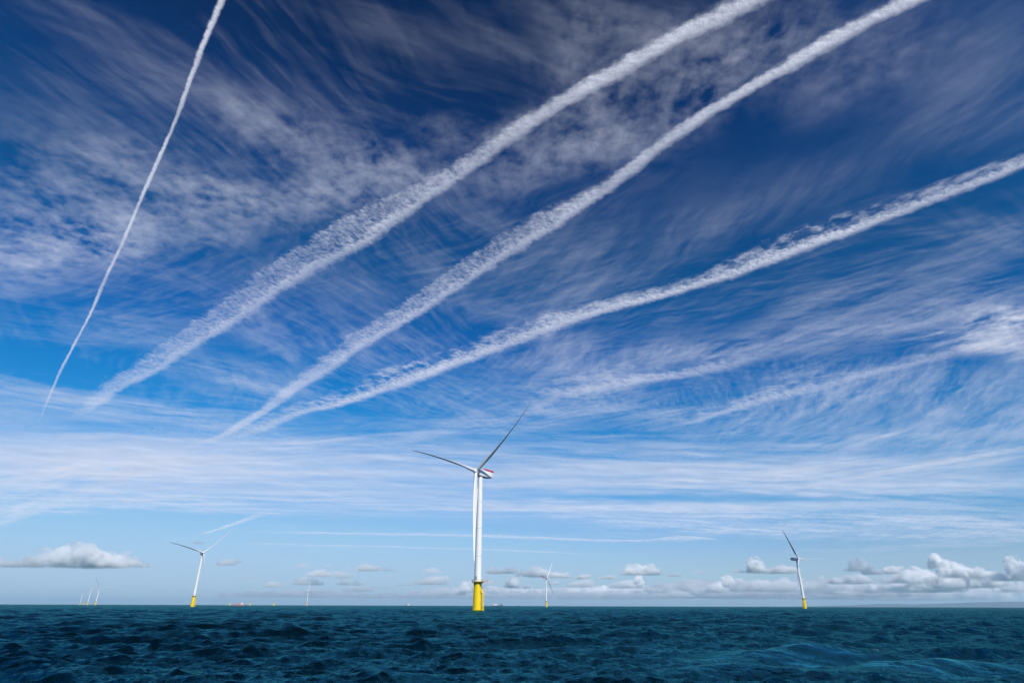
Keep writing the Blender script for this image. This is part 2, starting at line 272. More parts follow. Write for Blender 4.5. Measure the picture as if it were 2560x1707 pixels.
# patches of cirrus: azimuth, elevation, two half axes (d_az, d_el), strength, kind, grain direction
CIRRUS = [
(33.5,34.7,15.8,-0.8,0.0,-4.6,0.20,'v',-73),(18.3,35.1,19.3,-0.0,0.2,-4.3,0.20,'v',-65),(-13.3,50.1,23.6,-1.0,-0.8,-3.0,0.18,'v',24),(-45.9,35.7,7.6,1.4,0.5,-4.0,0.20,'v',35),
(45.6,37.8,7.7,-2.2,-1.0,-4.6,0.20,'v',-74),(26.0,47.9,16.0,-1.9,-0.1,-4.0,0.20,'v',-26),(-29.9,43.6,11.3,0.1,-0.5,-3.1,0.14,'v',36),(-19.6,28.0,13.6,-1.3,-0.4,-3.2,0.14,'v',60),
(40.5,28.0,9.2,-0.4,-0.2,-2.7,0.18,'v',-59),(-48.4,41.6,8.7,2.8,0.3,-1.4,0.26,'f',29),(-38.8,41.6,11.0,0.5,-0.1,-1.8,0.26,'f',33),(-43.5,41.6,6.7,0.3,-0.1,-1.6,0.16,'f',38),
(-28.4,41.6,11.4,0.2,-0.2,-2.0,0.20,'p',27),(-38.1,39.8,5.8,1.1,0.1,-1.3,0.16,'f',22),(-40.6,33.1,10.5,2.5,0.6,-3.3,0.34,'p',17),(-44.0,27.9,5.6,2.9,1.4,-3.2,0.42,'p',9),
(-36.7,29.8,10.4,4.4,0.9,-2.3,0.40,'p',-0),(-27.0,39.7,9.2,-1.7,-0.8,-1.9,0.30,'p',48),(-21.0,38.4,10.7,0.2,-0.2,-3.4,0.46,'p',24),(-23.0,34.6,12.8,3.3,0.6,-2.2,0.48,'p',-8),
(-14.2,38.7,6.7,1.8,1.0,-2.5,0.42,'p',-14),(-32.1,33.5,8.7,1.3,0.2,-1.8,0.40,'p',14),(-41.8,24.9,5.9,3.1,1.0,-2.1,0.46,'p',-9),(-43.1,22.7,3.9,1.8,0.6,-1.5,0.40,'f',-9),
(-30.3,29.4,7.1,2.6,0.5,-1.4,0.40,'p',-9),(-38.8,27.7,6.4,3.0,0.7,-1.6,0.40,'p',-0),(-39.5,35.0,4.0,0.8,0.2,-1.3,0.20,'p',16),(-16.2,50.7,22.7,-1.0,-0.4,-1.3,0.20,'f',21),
(0.1,49.9,13.9,-4.3,-1.4,-1.5,0.34,'f',32),(4.9,51.8,14.1,-5.1,-1.6,-1.4,0.22,'f',32),(8.7,48.5,4.5,-2.8,-3.5,-2.1,0.34,'p',42),(-10.2,48.4,16.1,-2.1,-0.5,-1.0,0.14,'f',25),
(15.9,50.8,13.9,-3.4,-1.3,-2.4,0.32,'p',21),(13.3,52.4,15.0,-1.7,-0.3,-1.6,0.24,'f',10),(3.9,43.4,7.2,1.6,1.2,-2.5,0.30,'p',-27),(-4.2,42.2,7.3,1.2,0.4,-1.5,0.28,'p',-14),
(-9.6,43.4,6.4,0.6,0.2,-1.5,0.22,'p',-0),(17.2,43.3,13.0,2.2,1.7,-3.9,0.40,'p',-36),(7.5,40.9,12.2,1.6,0.7,-2.3,0.36,'p',-22),(25.0,46.1,9.5,0.2,0.9,-3.8,0.36,'p',-34),
(0.1,38.9,8.6,1.4,0.5,-1.9,0.34,'p',-15),(12.4,46.4,7.4,1.9,1.4,-2.0,0.30,'p',-26),(33.1,46.9,9.6,-1.8,-0.3,-2.9,0.30,'p',-12),(34.6,40.9,4.8,1.0,0.8,-2.0,0.40,'v',-49),
(39.8,41.7,8.7,-1.4,-0.2,-3.6,0.30,'p',-30),(48.3,40.4,6.4,-1.0,-0.3,-3.9,0.32,'v',-51),(46.5,36.0,5.5,1.6,0.8,-2.7,0.22,'f',-94),(40.7,34.0,9.8,-0.2,0.0,-2.3,0.12,'f',-102),
(46.9,33.0,4.1,-2.0,-1.0,-2.6,0.14,'v',-63),(15.6,32.3,15.1,0.9,0.3,-2.4,0.26,'f',-76),(11.2,36.0,10.6,2.9,0.7,-1.5,0.18,'f',-48),(3.6,30.7,8.7,2.5,0.9,-2.4,0.30,'f',-50),
(27.0,33.4,10.4,1.8,0.7,-2.6,0.22,'f',-92),(8.2,28.9,9.9,2.5,0.5,-1.6,0.30,'f',-65),(-3.9,34.8,8.5,-2.2,-0.8,-1.9,0.22,'f',46),(-11.0,31.5,3.3,-2.8,-1.3,-1.2,0.22,'f',73),
(-1.2,27.4,5.2,0.1,0.0,-1.5,0.22,'f',38),(-7.5,29.3,5.5,-2.4,-0.6,-1.1,0.16,'f',64),(39.7,25.4,8.8,0.7,0.1,-2.0,0.26,'f',-64),(32.7,24.5,9.0,-0.1,-0.1,-1.8,0.34,'f',-52),
(41.7,22.0,6.7,-0.0,-0.1,-1.3,0.44,'f',-60),(40.3,19.1,5.7,-2.3,-0.4,-0.9,0.95,'f',-51),(43.4,19.3,3.9,-1.9,-0.8,-1.8,0.95,'p',-0),(35.4,21.6,8.4,-0.0,-0.1,-1.4,0.46,'f',-59),
(28.6,22.3,8.0,-0.0,-0.1,-1.5,0.42,'f',-55),(20.7,22.0,12.1,1.0,0.1,-1.8,0.42,'f',-53),(12.2,22.0,11.3,0.1,0.0,-1.8,0.38,'f',-88),(3.3,22.0,8.1,-0.1,-0.0,-2.1,0.36,'f',-68),
(23.3,25.6,9.7,0.1,0.0,-2.0,0.20,'f',-66),(7.7,19.4,7.4,0.9,0.3,-2.0,0.48,'p',-52),(5.3,24.9,0.6,2.5,4.0,-0.8,0.26,'f',-88),(5.4,17.0,11.1,1.2,0.2,-1.4,0.42,'f',-33),
(13.8,16.2,9.4,0.4,0.0,-1.2,0.36,'f',-36),(30.9,16.6,6.7,1.2,0.2,-2.1,0.34,'f',-106),(36.8,14.9,7.6,2.4,0.5,-3.5,0.32,'f',-111),(39.9,13.0,4.7,2.5,0.8,-2.8,0.38,'f',-114),
(23.5,15.4,9.2,-0.2,-0.2,-1.9,0.34,'f',-92),(31.7,12.9,9.5,-0.3,-0.2,-1.6,0.38,'f',-81),(16.2,19.2,6.6,-0.6,-0.3,-2.4,0.18,'f',-99),(27.8,18.6,5.7,0.7,0.1,-1.9,0.30,'f',-63),
(-17.5,28.7,6.6,-0.2,-0.1,-2.0,0.20,'f',58),(-23.2,21.9,3.6,-3.1,-1.8,-2.0,0.32,'f',94),(-18.6,23.7,5.7,-3.4,-1.3,-2.0,0.30,'f',86),(-12.6,24.4,5.1,-3.3,-1.3,-1.7,0.24,'f',80),
(-26.6,23.3,5.4,-1.9,-0.5,-1.4,0.22,'f',62),(-36.0,23.4,8.3,0.9,0.1,-1.0,0.22,'f',19),(-39.6,19.6,6.8,0.6,0.2,-1.0,0.24,'f',23),(-32.4,25.9,5.7,0.2,0.0,-1.1,0.20,'f',36),
(-34.3,20.9,7.1,0.9,0.2,-1.0,0.20,'f',13),(-40.3,15.0,6.5,-1.1,0.0,-1.7,0.42,'f',49),(-36.7,14.4,8.6,0.7,0.2,-1.3,0.34,'f',19),(-25.5,18.0,8.1,-1.0,-0.1,-1.9,0.40,'f',39),
(-18.2,18.1,10.4,-0.8,-0.1,-1.6,0.36,'f',46),(-27.8,14.7,11.3,0.8,0.2,-1.1,0.36,'f',11),(-7.8,19.7,9.4,-1.9,-0.5,-2.4,0.30,'f',58),(-10.2,23.3,8.8,0.6,0.2,-2.1,0.20,'f',72),
(-1.1,16.6,10.4,0.6,0.1,-1.2,0.36,'f',-1),(-15.6,14.0,17.9,2.8,0.2,-1.1,0.46,'f',-12),(-33.1,12.2,11.5,0.9,0.1,-0.7,0.42,'f',8),(-5.3,12.9,17.5,-0.5,-0.0,-1.4,0.44,'f',12),
(-22.9,11.5,15.2,2.1,0.2,-1.1,0.48,'f',-13),(-36.8,9.3,7.4,2.9,0.5,-1.1,0.46,'f',-25),(-30.9,9.3,16.0,1.2,0.2,-0.8,0.60,'f',-1),(-38.7,7.5,3.8,2.1,0.6,-1.1,0.55,'f',-38),
(-15.2,10.1,20.0,0.3,0.1,-0.8,0.46,'f',10),(-29.0,7.8,19.5,1.1,0.1,-0.7,0.60,'f',5),(-7.1,8.5,20.7,-0.3,0.0,-0.7,0.46,'f',12),(-39.3,5.8,1.8,1.1,0.3,-0.4,0.50,'f',-38),
(-22.2,7.4,13.3,0.3,0.0,-0.3,0.42,'f',13),(-35.9,6.8,6.9,1.0,0.1,-0.5,0.50,'f',-1),(15.4,12.1,15.5,-1.4,-0.2,-1.2,0.55,'f',12),(19.1,10.6,15.5,-1.4,-0.2,-1.0,0.62,'f',9),
(31.1,10.3,9.4,0.1,-0.1,-1.0,0.50,'f',-47),(37.0,10.2,7.3,0.6,-0.1,-0.8,0.45,'f',-61),(13.2,9.9,19.4,-1.3,-0.1,-0.6,0.50,'f',10),(29.2,8.6,13.1,-1.5,-0.1,-0.6,0.48,'f',14),
(36.6,8.6,6.4,-0.7,-0.2,-0.8,0.45,'f',12),(9.1,8.3,23.5,-1.2,-0.1,-0.6,0.48,'f',12),(27.2,6.7,17.8,-1.6,-0.2,-0.7,0.60,'f',12),(35.9,5.8,8.3,-1.3,-0.2,-0.8,0.55,'f',21),
(12.9,6.9,15.9,-1.5,-0.1,-0.5,0.58,'f',20),(34.3,5.0,11.5,-0.6,-0.1,-0.4,0.48,'f',-2),(20.3,6.1,12.0,-0.4,-0.1,-0.5,0.55,'f',14),(34.9,7.1,7.6,-1.1,-0.1,-0.5,0.40,'f',15),
(5.3,14.9,16.9,-0.3,-0.0,-1.0,0.34,'f',-1),(23.1,12.7,13.0,-0.7,-0.1,-0.9,0.36,'f',-1),(32.8,4.2,6.9,0.2,-0.0,-0.2,0.30,'f',-57),(36.9,4.3,5.2,0.0,-0.1,-0.2,0.30,'f',-43),
(26.7,4.2,4.8,0.0,-0.0,-0.1,0.22,'f',-29),(34.0,3.6,7.1,0.0,-0.0,-0.2,0.16,'f',-35),(-26.8,4.9,2.2,0.2,0.1,-0.3,0.25,'f',-2),(1.0,5.9,27.5,-0.4,-0.0,-0.2,0.14,'f',8),
(0.2,20.3,11.3,2.3,0.4,-1.6,0.26,'f',-59),(0.2,18.7,3.7,1.3,0.5,-1.2,0.30,'f',-49),
]
def build_cirrus():
    el = np.concatenate([np.arange(2.4, 20, .075), np.arange(20, 66, .10)]); az = np.arange(-60, 60.01, .10)
    EL, AZ = np.meshgrid(el, az, indexing='ij'); H = 8.35
    r = H / np.tan(np.radians(EL)); X = (r * np.sin(np.radians(AZ))).astype(np.float32); Y = (r * np.cos(np.radians(AZ))).astype(np.float32)
    clear = np.ones_like(X)
    wx = AZ + 2.2 * fbm(X * .22, Y * .22, 101, 3) * np.minimum(EL / 25, 1)
    wy = EL + 2.2 * fbm(X * .22, Y * .22, 102, 3) * np.minimum(EL / 25, 1) * .8
    puff = fbm(X * 3.0, Y * 3.0, 1, 4, .6)
    puffm = fbm(X * .7, Y * .7, 2, 3)
    curl = fbm(X * .35, Y * .35, 4, 3)
    for i, (a, e, ax, ae, bx, be, s, k, g) in enumerate(CIRRUS):
        det = ax * be - ae * bx
        hx, hy = abs(ax) + abs(bx), abs(ae) + abs(be)
        i0, i1 = np.searchsorted(el, (e - hy * 1.9 - 1, e + hy * 1.9 + 1)); j0, j1 = np.searchsorted(az, (a - hx * 1.9 - 2, a + hx * 1.9 + 2))
        if i1 <= i0 or j1 <= j0: continue
        sl = (slice(i0, i1), slice(j0, j1))
        dx, dy = wx[sl] - a, wy[sl] - e
        u = (dx * be - dy * bx) / det; v = (-dx * ae + dy * ax) / det
        f = np.exp(-1.25 * (np.abs(u) ** 2.3 + np.abs(v) ** 2.3))
        x, y = X[sl], Y[sl]
        if k == 'p':
            tex = np.clip(.60 + .72 * puff[sl] + .85 * puffm[sl], 0, 1.4)
        else:
            ga = math.radians(g); p_ = x * math.cos(ga) + y * math.sin(ga); q_ = -x * math.sin(ga) + y * math.cos(ga)
            q_ = q_ + .38 * curl[sl]; 
            sc = np.clip(10.0 / np.hypot(x, y), .12, 1.4) if False else 1.0
            lo = fbm(p_ * .10, q_ * .55, 200 + i, 3); lo_el = float(sstep(9, 20, np.array(e))); hi = fbm(p_ * (.16 + .34 * lo_el), q_ * (1.0 + 1.8 * lo_el), 300 + i, 5, .5 + .16 * lo_el)
            g2 = ga + .9; hx_ = fbm((x * math.cos(g2) + y * math.sin(g2)) * .5 + lo, (-x * math.sin(g2) + y * math.cos(g2)) * 2.4, 400 + i, 4, .6)
            tex = np.clip(.44 + (1.0 if k == 'f' else .35) * lo + (.80 if k == 'f' else .25) * hi + (.42 * lo_el if k == 'f' else .1) * hx_, 0, 1.6)
        s = s * (.80 + .16 * float(sstep(30, 12, np.array(e))))
        clear[sl] *= 1 - np.clip(s * f * tex, 0, .95)
    # a thin ubiquitous veil
    veil = np.clip(.015 + .11 * fbm(X * .12, Y * .30, 71, 4) + .07 * fbm(X * .8, Y * 2.2, 72, 4) * sstep(10, 18, EL), 0, 1) * sstep(4, 9, EL) * (1 - .6 * sstep(20, 35, EL))
    veil = veil + sstep(6.6, 8.5, EL + .5 * fbm(X * .03, Y * .03, 73, 2)) * sstep(15.5, 11, EL) * np.clip(.28 + .75 * fbm(X * .012, Y * .085, 74, 3) + .30 * fbm(X * .03, Y * .30, 75, 3), 0, .8)
    # crossing strands of ice fibre everywhere, each set with its own drift
    strands = 0
    for q, (g, sc_, am) in enumerate(((152, 1.0, .12), (118, .8, .09), (66, 1.2, .13), (24, .9, .09))):
        ga = math.radians(g); p_ = X * math.cos(ga) + Y * math.sin(ga); q_ = -X * math.sin(ga) + Y * math.cos(ga)
        q_ = q_ + .34 * curl + .07 * puffm
        gate = sstep(-.02, .30, fbm(X * .10 + 5 * q, Y * .10, 500 + q, 3))
        rd = 1 - np.abs(fbm(p_ * .16 * sc_, q_ * 1.3 * sc_, 520 + q, 5, .62)) * 2.4
        fi = fbm(p_ * .7 * sc_, q_ * 4.2 * sc_, 540 + q, 3, .6)
        strands = 1 - (1 - strands) * (1 - np.clip(am * gate * sstep(.0, 1.15, rd + .45 * fi) * (.75 + 1.0 * fi), 0, .4))
    strands = strands * sstep(8, 15, EL)
    dens = 1 - clear * (1 - veil) * (1 - strands)
    edge = sstep(2.4, 4.2, EL) * sstep(60, 57, np.abs(AZ)) * sstep(66, 62, EL)
    fl = .066 * sstep(9, 17, EL); dens = np.clip((dens - fl) / (1 - fl), 0, 1); dens = dens ** (1 + .25 * sstep(12, 20, EL))
    dens = np.clip(dens * (1.02 - .30 * sstep(20, 34, EL)), 0, .93) * edge
    Z = H + .12 * fbm(X * .3, Y * .3, 8, 2) + .010 * puff
    co = np.stack([X, Y, Z], -1).reshape(-1, 3) * 1000
    o = fast_mesh('cirrus_clouds', co, grid_faces(len(el), len(az)), cloud_mat('cirrus_ice'), attrs={'cloud_cover': dens})
    tag(o, kind='stuff')
build_cirrus()

CM = cloud_mat('contrail_ice', (.97, .96, .97))
def spline(P, n):
    P = np.array(P, float); Q = np.vstack([2 * P[0] - P[1], P, 2 * P[-1] - P[-2]]); m = len(P) - 1
    t = np.linspace(0, m, n); i = np.minimum(t.astype(int), m - 1); f = (t - i)[:, None]
    a, b, c, d = Q[i], Q[i + 1], Q[i + 2], Q[i + 3]
    return .5 * (2 * b + (c - a) * f + (2 * a - 5 * b + 4 * c - d) * f ** 2 + (3 * b - a - 3 * c + d) * f ** 3)
def contrail(pts, n, m, seed, solid, dens, fine, label, z=8.0, ragged=.3, rag=0, fade=(.04, .04), group='condensation trails crossing the sky', band=0.0):
    """solid: list over the length, 1 = tight bright trail, 0 = spread into curls with a bright farther edge"""
    P = spline(pts, n); P[:, 2] = np.maximum(P[:, 2], .01)
    T = np.gradient(P[:, :2], axis=0); ln = np.hypot(*T.T); T /= ln[:, None]
    Nn = np.stack([-T[:, 1], T[:, 0]], -1)
    Nn *= np.sign((Nn * P[:, :2]).sum(1).mean())          # +v is the farther side
    s = np.cumsum(ln)[:, None] + 0 * np.zeros((1, m))
    v = np.linspace(-1.75, 1.75, m)[None, :] + 0 * s
    lf = fbm(s[:, :1] * .55 / fine * .1, s[:, :1] * 0 + 3.3, seed + 31, 3)
    hw = P[:, 2:3] * (.74 + .24 * lf); t = v * hw
    X = P[:, 0:1] + Nn[:, 0:1] * t; Y = P[:, 1:2] + Nn[:, 1:2] * t
    sol = np.interp(np.linspace(0, 1, n), np.linspace(0, 1, len(solid)), solid)[:, None]
    dn = np.interp(np.linspace(0, 1, n), np.linspace(0, 1, len(dens)), dens)[:, None] * (.96 + .38 * fbm(s[:, :1] * .035 / fine, s[:, :1] * 0 + 7.7, seed + 33, 3))
    k = 1 / fine
    e1 = fbm(s * k * .22, t * k * .22, seed, 3); e2 = fbm(X * k * .8, Y * k * .8, seed + 1, 4, .6)
    bl = np.abs(fbm(s * k * .9 + 3, t * k * .9, seed + 2, 3, .5)) * 2.2
    vv = v + ragged * (.9 * e1 + 1.0 * e2) + .10 * np.sin(s * k * .11 + seed)
    av = np.abs(vv)
    core = sstep(1.10, .12, av)
    puffs = np.clip(1.0 + .26 * e2 - .06 * bl + .18 * e1, 0, 1.2)
    tight = core ** (.72 + .9 * sstep(0, -.9, vv)) * puffs
    stri = .55 * fbm(s * k * 1.1 - .5 * t * k, t * k * .36, seed + 5, 4, .6) + .5 * fbm(X * k * 1.3 + e1, Y * k * 1.3, seed + 6, 4, .6)
    spread = sstep(1.15, .75, av) * np.clip(.50 + .95 * stri + .6 * e2 + .35 * e1, 0, 1.1) * .60
    bandv = np.exp(-((vv - .52) / .30) ** 2) * np.clip(.85 + .6 * e2, 0, 1.2)
    spread = 1 - (1 - np.clip(spread, 0, 1)) * (1 - np.clip(bandv * .62, 0, 1))
    if rag:   # firm far edge, torn puffs on the near side
        vs = v - .45 + .20 * e2 + .12 * e1; firm = sstep(.62, .05, np.abs(vs)) * np.clip(.95 + .5 * e2, 0, 1.1)
        clump = fbm(X * k * .30, Y * k * .30, seed + 9, 4, .55)
        torn = sstep(1.25, .5, av) * sstep(.6, .1, vv) * np.clip(.22 + 1.25 * clump + .7 * fbm(s * k * .05, t * 0, seed + 11, 2), 0, .72)
        spread = 1 - (1 - np.clip(firm, 0, 1)) * (1 - torn)
    d = sol * tight + (1 - sol) * spread
    u = np.linspace(0, 1, n)[:, None]
    d = d * sstep(0, fade[0], u) * sstep(1, 1 - fade[1], u) * sstep(1.75, 1.35, np.abs(v))
    d = np.clip(d * dn * .93, 0, .97)
    dome = np.sqrt(np.clip(1 - (v / 1.75) ** 2, 0, 1)) * hw * .5
    Z = z + dome * .5 + hw * (.07 * e2 + .05 * e1) * core
    co = np.stack([X, Y, Z], -1).reshape(-1, 3) * 1000
    o = fast_mesh('contrail', co, grid_faces(n, m), CM, attrs={'cloud_cover': d})
    tag(o, label, 'contrail', group)
    return o
TR = {
'c1': [(-4.07, 5.67, 0.073), (-4.27, 5.94, 0.069), (-4.79, 6.56, 0.068), (-5.4, 7.32, 0.067), (-6.18, 8.31, 0.06), (-7.2, 9.53, 0.066), (-8.19, 10.7, 0.064), (-9.65, 12.45, 0.072), (-11.24, 14.3, 0.07), (-13.09, 16.5, 0.068), (-15.06, 18.72, 0.075), (-17.69, 21.74, 0.085), (-20.76, 25.38, 0.081), (-24.21, 29.39, 0.037)] ,
'c2': [(3.83, 5.66, 0.243), (3.52, 5.83, 0.25), (3.01, 6.18, 0.276), (2.38, 6.56, 0.286), (1.72, 7.09, 0.292), (0.92, 7.7, 0.288), (0.1, 8.44, 0.283), (-0.66, 9.21, 0.28), (-1.52, 10.0, 0.36), (-2.36, 10.7, 0.508), (-3.15, 11.32, 0.649), (-4.32, 12.34, 0.734), (-5.68, 13.55, 0.758), (-7.26, 14.96, 0.725), (-9.15, 16.68, 0.685), (-11.19, 18.58, 0.674), (-13.81, 20.86, 0.674), (-17.07, 23.72, 0.568), (-19.54, 26.08, 0.414), (-21.23, 27.64, 0.174)] ,
'c3': [(6.09, 5.54, 0.206), (5.84, 5.77, 0.217), (5.37, 6.1, 0.243), (4.87, 6.54, 0.255), (4.4, 7.02, 0.257), (3.88, 7.56, 0.259), (3.32, 8.19, 0.26), (2.71, 9.01, 0.296), (2.17, 9.81, 0.358), (1.53, 10.53, 0.455), (0.73, 11.38, 0.536), (-0.29, 12.59, 0.571), (-1.36, 13.89, 0.59), (-2.75, 15.47, 0.608), (-4.44, 17.46, 0.585), (-6.32, 19.71, 0.577), (-8.38, 22.25, 0.558), (-11.03, 25.6, 0.481), (-13.78, 28.86, 0.429), (-16.21, 31.3, 0.415), (-17.86, 32.27, 0.244)] ,
'c4': [(10.38, 8.74, 0.418), (10.11, 9.12, 0.435), (9.58, 9.68, 0.472), (8.99, 10.27, 0.548), (8.4, 10.83, 0.648), (7.75, 11.43, 0.795), (7.04, 12.08, 0.824), (6.3, 12.87, 0.737), (5.45, 13.66, 0.671), (4.49, 14.42, 0.619), (3.41, 15.1, 0.569), (2.26, 15.88, 0.714), (1.01, 16.86, 0.909), (-0.38, 18.16, 1.034), (-1.95, 19.59, 1.138), (-3.74, 21.23, 1.161), (-5.8, 23.06, 1.132), (-7.88, 24.81, 1.062), (-10.08, 26.25, 0.867), (-12.69, 28.85, 0.995), (-15.38, 31.01, 0.848), (-17.67, 32.36, 0.369)] ,
'c5': [(0.5, 26.08, 0.309), (1.06, 24.83, 0.982), (1.83, 23.63, 1.508), (3.5, 22.52, 1.584), (4.64, 21.67, 1.578), (5.81, 21.22, 1.575), (7.21, 20.38, 1.476), (8.45, 19.4, 1.325), (10.2, 18.22, 1.113), (11.22, 17.44, 0.569)] ,
'c6': [(6.46, 29.22, 0.519), (7.74, 27.9, 1.009), (8.71, 27.01, 1.008), (9.98, 24.85, 1.198), (10.62, 24.07, 1.585), (11.39, 23.28, 1.697), (12.42, 22.06, 1.437), (13.41, 20.73, 1.19), (14.41, 19.73, 1.075), (15.33, 18.8, 1.476), (16.37, 18.27, 1.741), (17.56, 17.77, 1.847)] ,
'c11': [(-61.92, 72.64, 0.879), (-50.42, 62.87, 1.013), (-41.94, 55.33, 1.129), (-33.14, 47.26, 1.38), (-25.72, 40.38, 1.416), (-20.18, 35.37, 0.953), (-16.85, 32.16, 0.334)] ,
'c7': [(19.96, 48.72, 0.865), (21.17, 47.01, 1.407), (23.29, 42.82, 1.398), (25.16, 39.4, 1.335), (26.93, 36.68, 1.395), (29.0, 33.29, 1.375), (29.51, 32.25, 1.296)] ,
'c8': [(-39.64, 78.77, 0.443), (-35.64, 74.21, 0.666), (-32.28, 70.15, 0.694), (-27.74, 64.46, 0.755), (-24.83, 61.03, 1.161), (-21.31, 59.53, 1.104)] ,
'c9': [(-35.49, 76.81, 1.482), (-26.46, 79.81, 3.061), (-15.5, 80.95, 3.061), (-5.48, 82.69, 3.108), (7.52, 86.08, 2.683), (18.22, 88.64, 3.243), (22.03, 90.35, 6.566), (25.29, 89.62, 6.666), (28.17, 84.3, 1.241)] ,
'c10': [(-42.43, 92.55, 1.415), (-35.5, 96.29, 2.976), (-25.69, 98.78, 3.037), (-5.35, 103.37, 3.133), (8.4, 108.74, 2.436), (18.58, 111.98, 1.696)] ,

}
contrail(TR['c1'], 1700, 40, 1, [1, 1, 1, 1, 1], [.80, .80, .76, .64, .40], .085, 'thin steep white contrail nearest the left edge, running up to the top', fade=(.001, .12), ragged=.30)
contrail(TR['c2'], 1900, 96, 21, [1, 1, 1, .9, .3, 0, 0, 0, .1, .4, .6], [.78, .78, .78, .78, .74, .74, .74, .74, .72, .66, .40], .12, 'broad contrail second from the left, its lower half spread into wide curly fringe', fade=(.001, .10))
contrail(TR['c3'], 1900, 80, 41, [1, 1, 1, 1, .9, .2, 0, .1, .6, .8, 1], [.78, .78, .78, .78, .74, .78, .80, .78, .72, .6, .4], .11, 'long straight contrail reaching the top edge right of the broad curly one', fade=(.001, .09), z=7.98)
contrail(TR['c4'], 1900, 90, 61, [.4, 0, 0, 0, .2, .5, .2, 0, 0, .3, 1], [.62, .66, .78, .80, .78, .76, .76, .74, .68, .55, .3], .13, 'lowest long contrail rising to the right edge, with ragged puffs along its upper side', z=7.93, fade=(.001, .11), rag=1)
contrail(TR['c5'], 900, 60, 81, [.1, .1], [.35, .5, .48, .36, .2], .26, 'old fraying contrail starting at the tip of the tallest turbine blade', z=7.9, ragged=.6, rag=1, fade=(.15, .35), group='old trails breaking up')
contrail(TR['c6'], 900, 60, 91, [.2, .1], [.25, .34, .62, .42, .34, .36, .3], .26, 'old fraying contrail with a bright ragged knot midway toward the right edge', z=7.9, ragged=.6, rag=1, fade=(.15, .02), group='old trails breaking up')
contrail(TR['c7'], 600, 30, 101, [1, 1], [.15, .30, .42, .38], .5, 'faint smooth contrail low on the right above the right hand turbine', ragged=.2, fade=(.3, .01))
contrail(TR['c8'], 300, 24, 111, [1, 1], [.5, .55, .5, .3], .6, 'short faint contrail just above the blade tip of the left hand turbine', ragged=.3, fade=(.1, .4))
contrail(TR['c9'], 800, 24, 121, [1, 1], [.4, .45, .5, .45, .45, .6], 2.0, 'upper of the two level thin trails low behind the tallest turbine tower', ragged=.2, fade=(.15, .06))
contrail(TR['c10'], 700, 20, 131, [1, 1], [.25, .35, .4, .35], 2.0, 'lower of the two level thin trails low behind the tallest turbine tower', ragged=.2, fade=(.15, .25))

contrail(TR['c11'], 500, 50, 141, [.6, .5], [.3, .42, .4, .3], .5, 'wide faint old trail running down to the left edge above the big cumulus', z=7.9, ragged=.7, fade=(.05, .3), group='old trails breaking up')

# ------------------------------------------------------------------ cumulus along the horizon
def cumulus_mat():
    m, nt, N, L = new_mat('cumulus_vapour'); N.remove(N['Principled BSDF'])
    def math_(op, a, b=None, c=None):
        n = N.new('ShaderNodeMath'); n.operation = op
        for k, q in enumerate((a, b, c)):
            if q is None: continue
            if isinstance(q, (int, float)): n.inputs[k].default_value = q
            else: L.new(q, n.inputs[k])
        return n.outputs[0]
    t = N.new('ShaderNodeTexCoord'); g = N.new('ShaderNodeNewGeometry'); oi = N.new('ShaderNodeObjectInfo')
    sep = N.new('ShaderNodeSeparateXYZ'); L.new(t.outputs['Object'], sep.inputs[0])
    ln = N.new('ShaderNodeVectorMath'); ln.operation = 'LENGTH'; L.new(t.outputs['Object'], ln.inputs[0])
    s_ = math_('SUBTRACT', 1.0, ln.outputs['Value'])
    def noise(sc, det, rough):
        z = N.new('ShaderNodeTexNoise'); z.inputs['Scale'].default_value = sc; z.inputs['Detail'].default_value = det; z.inputs['Roughness'].default_value = rough
        L.new(g.outputs['Position'], z.inputs[0]); return z.outputs[0]
    f = math_('ADD', s_, math_('MULTIPLY_ADD', noise(.0011, 1, .5), 1.7, -.85))
    f = math_('ADD', f, math_('MULTIPLY_ADD', noise(.0045, 2, .6), 1.0, -.5))
    f = math_('ADD', f, math_('MULTIPLY_ADD', noise(.012, 4, .66), .62, -.31))
    f = math_('SUBTRACT', f, .22)
    mr = N.new('ShaderNodeMapRange'); mr.interpolation_type = 'SMOOTHSTEP'; mr.inputs[1].default_value = 0; mr.inputs[2].default_value = .24; L.new(f, mr.inputs[0])
    mb = N.new('ShaderNodeMapRange'); mb.interpolation_type = 'SMOOTHSTEP'; mb.inputs[1].default_value = .0; mb.inputs[2].default_value = .26; L.new(sep.outputs[2], mb.inputs[0])
    sc = N.new('ShaderNodeSeparateColor'); L.new(oi.outputs['Color'], sc.inputs[0])
    d = math_('MULTIPLY', math_('MULTIPLY', mr.outputs[0], mb.outputs[0]), sc.outputs[0])
    d = math_('MULTIPLY', d, CUM_D)
    v = N.new('ShaderNodeVolumeScatter'); v.inputs['Color'].default_value = (1, .995, .99, 1); v.inputs['Anisotropy'].default_value = 0; L.new(d, v.inputs['Density'])
    L.new(v.outputs[0], N['Material Output'].inputs['Volume'])
    return m
CUM_D = .017
UM = cumulus_mat()
def heap_mesh(seed):
    rg = np.random.default_rng(seed); nu, nv = 28, 12; m = MB(); rs = []
    for k in range(nv + 1):
        e = math.pi / 2 * k / nv; z = math.sin(e); r = max(math.cos(e), .004)
        rs.append([(r * math.cos(a) * (1 + .05 * math.sin(5 * a + seed)), r * math.sin(a) * (1 + .05 * math.sin(4 * a + seed)), z * 1.0) for a in np.linspace(0, 2 * math.pi, nu + 1)[:-1]])
    m.rings(rs); return m
HEAP = {}
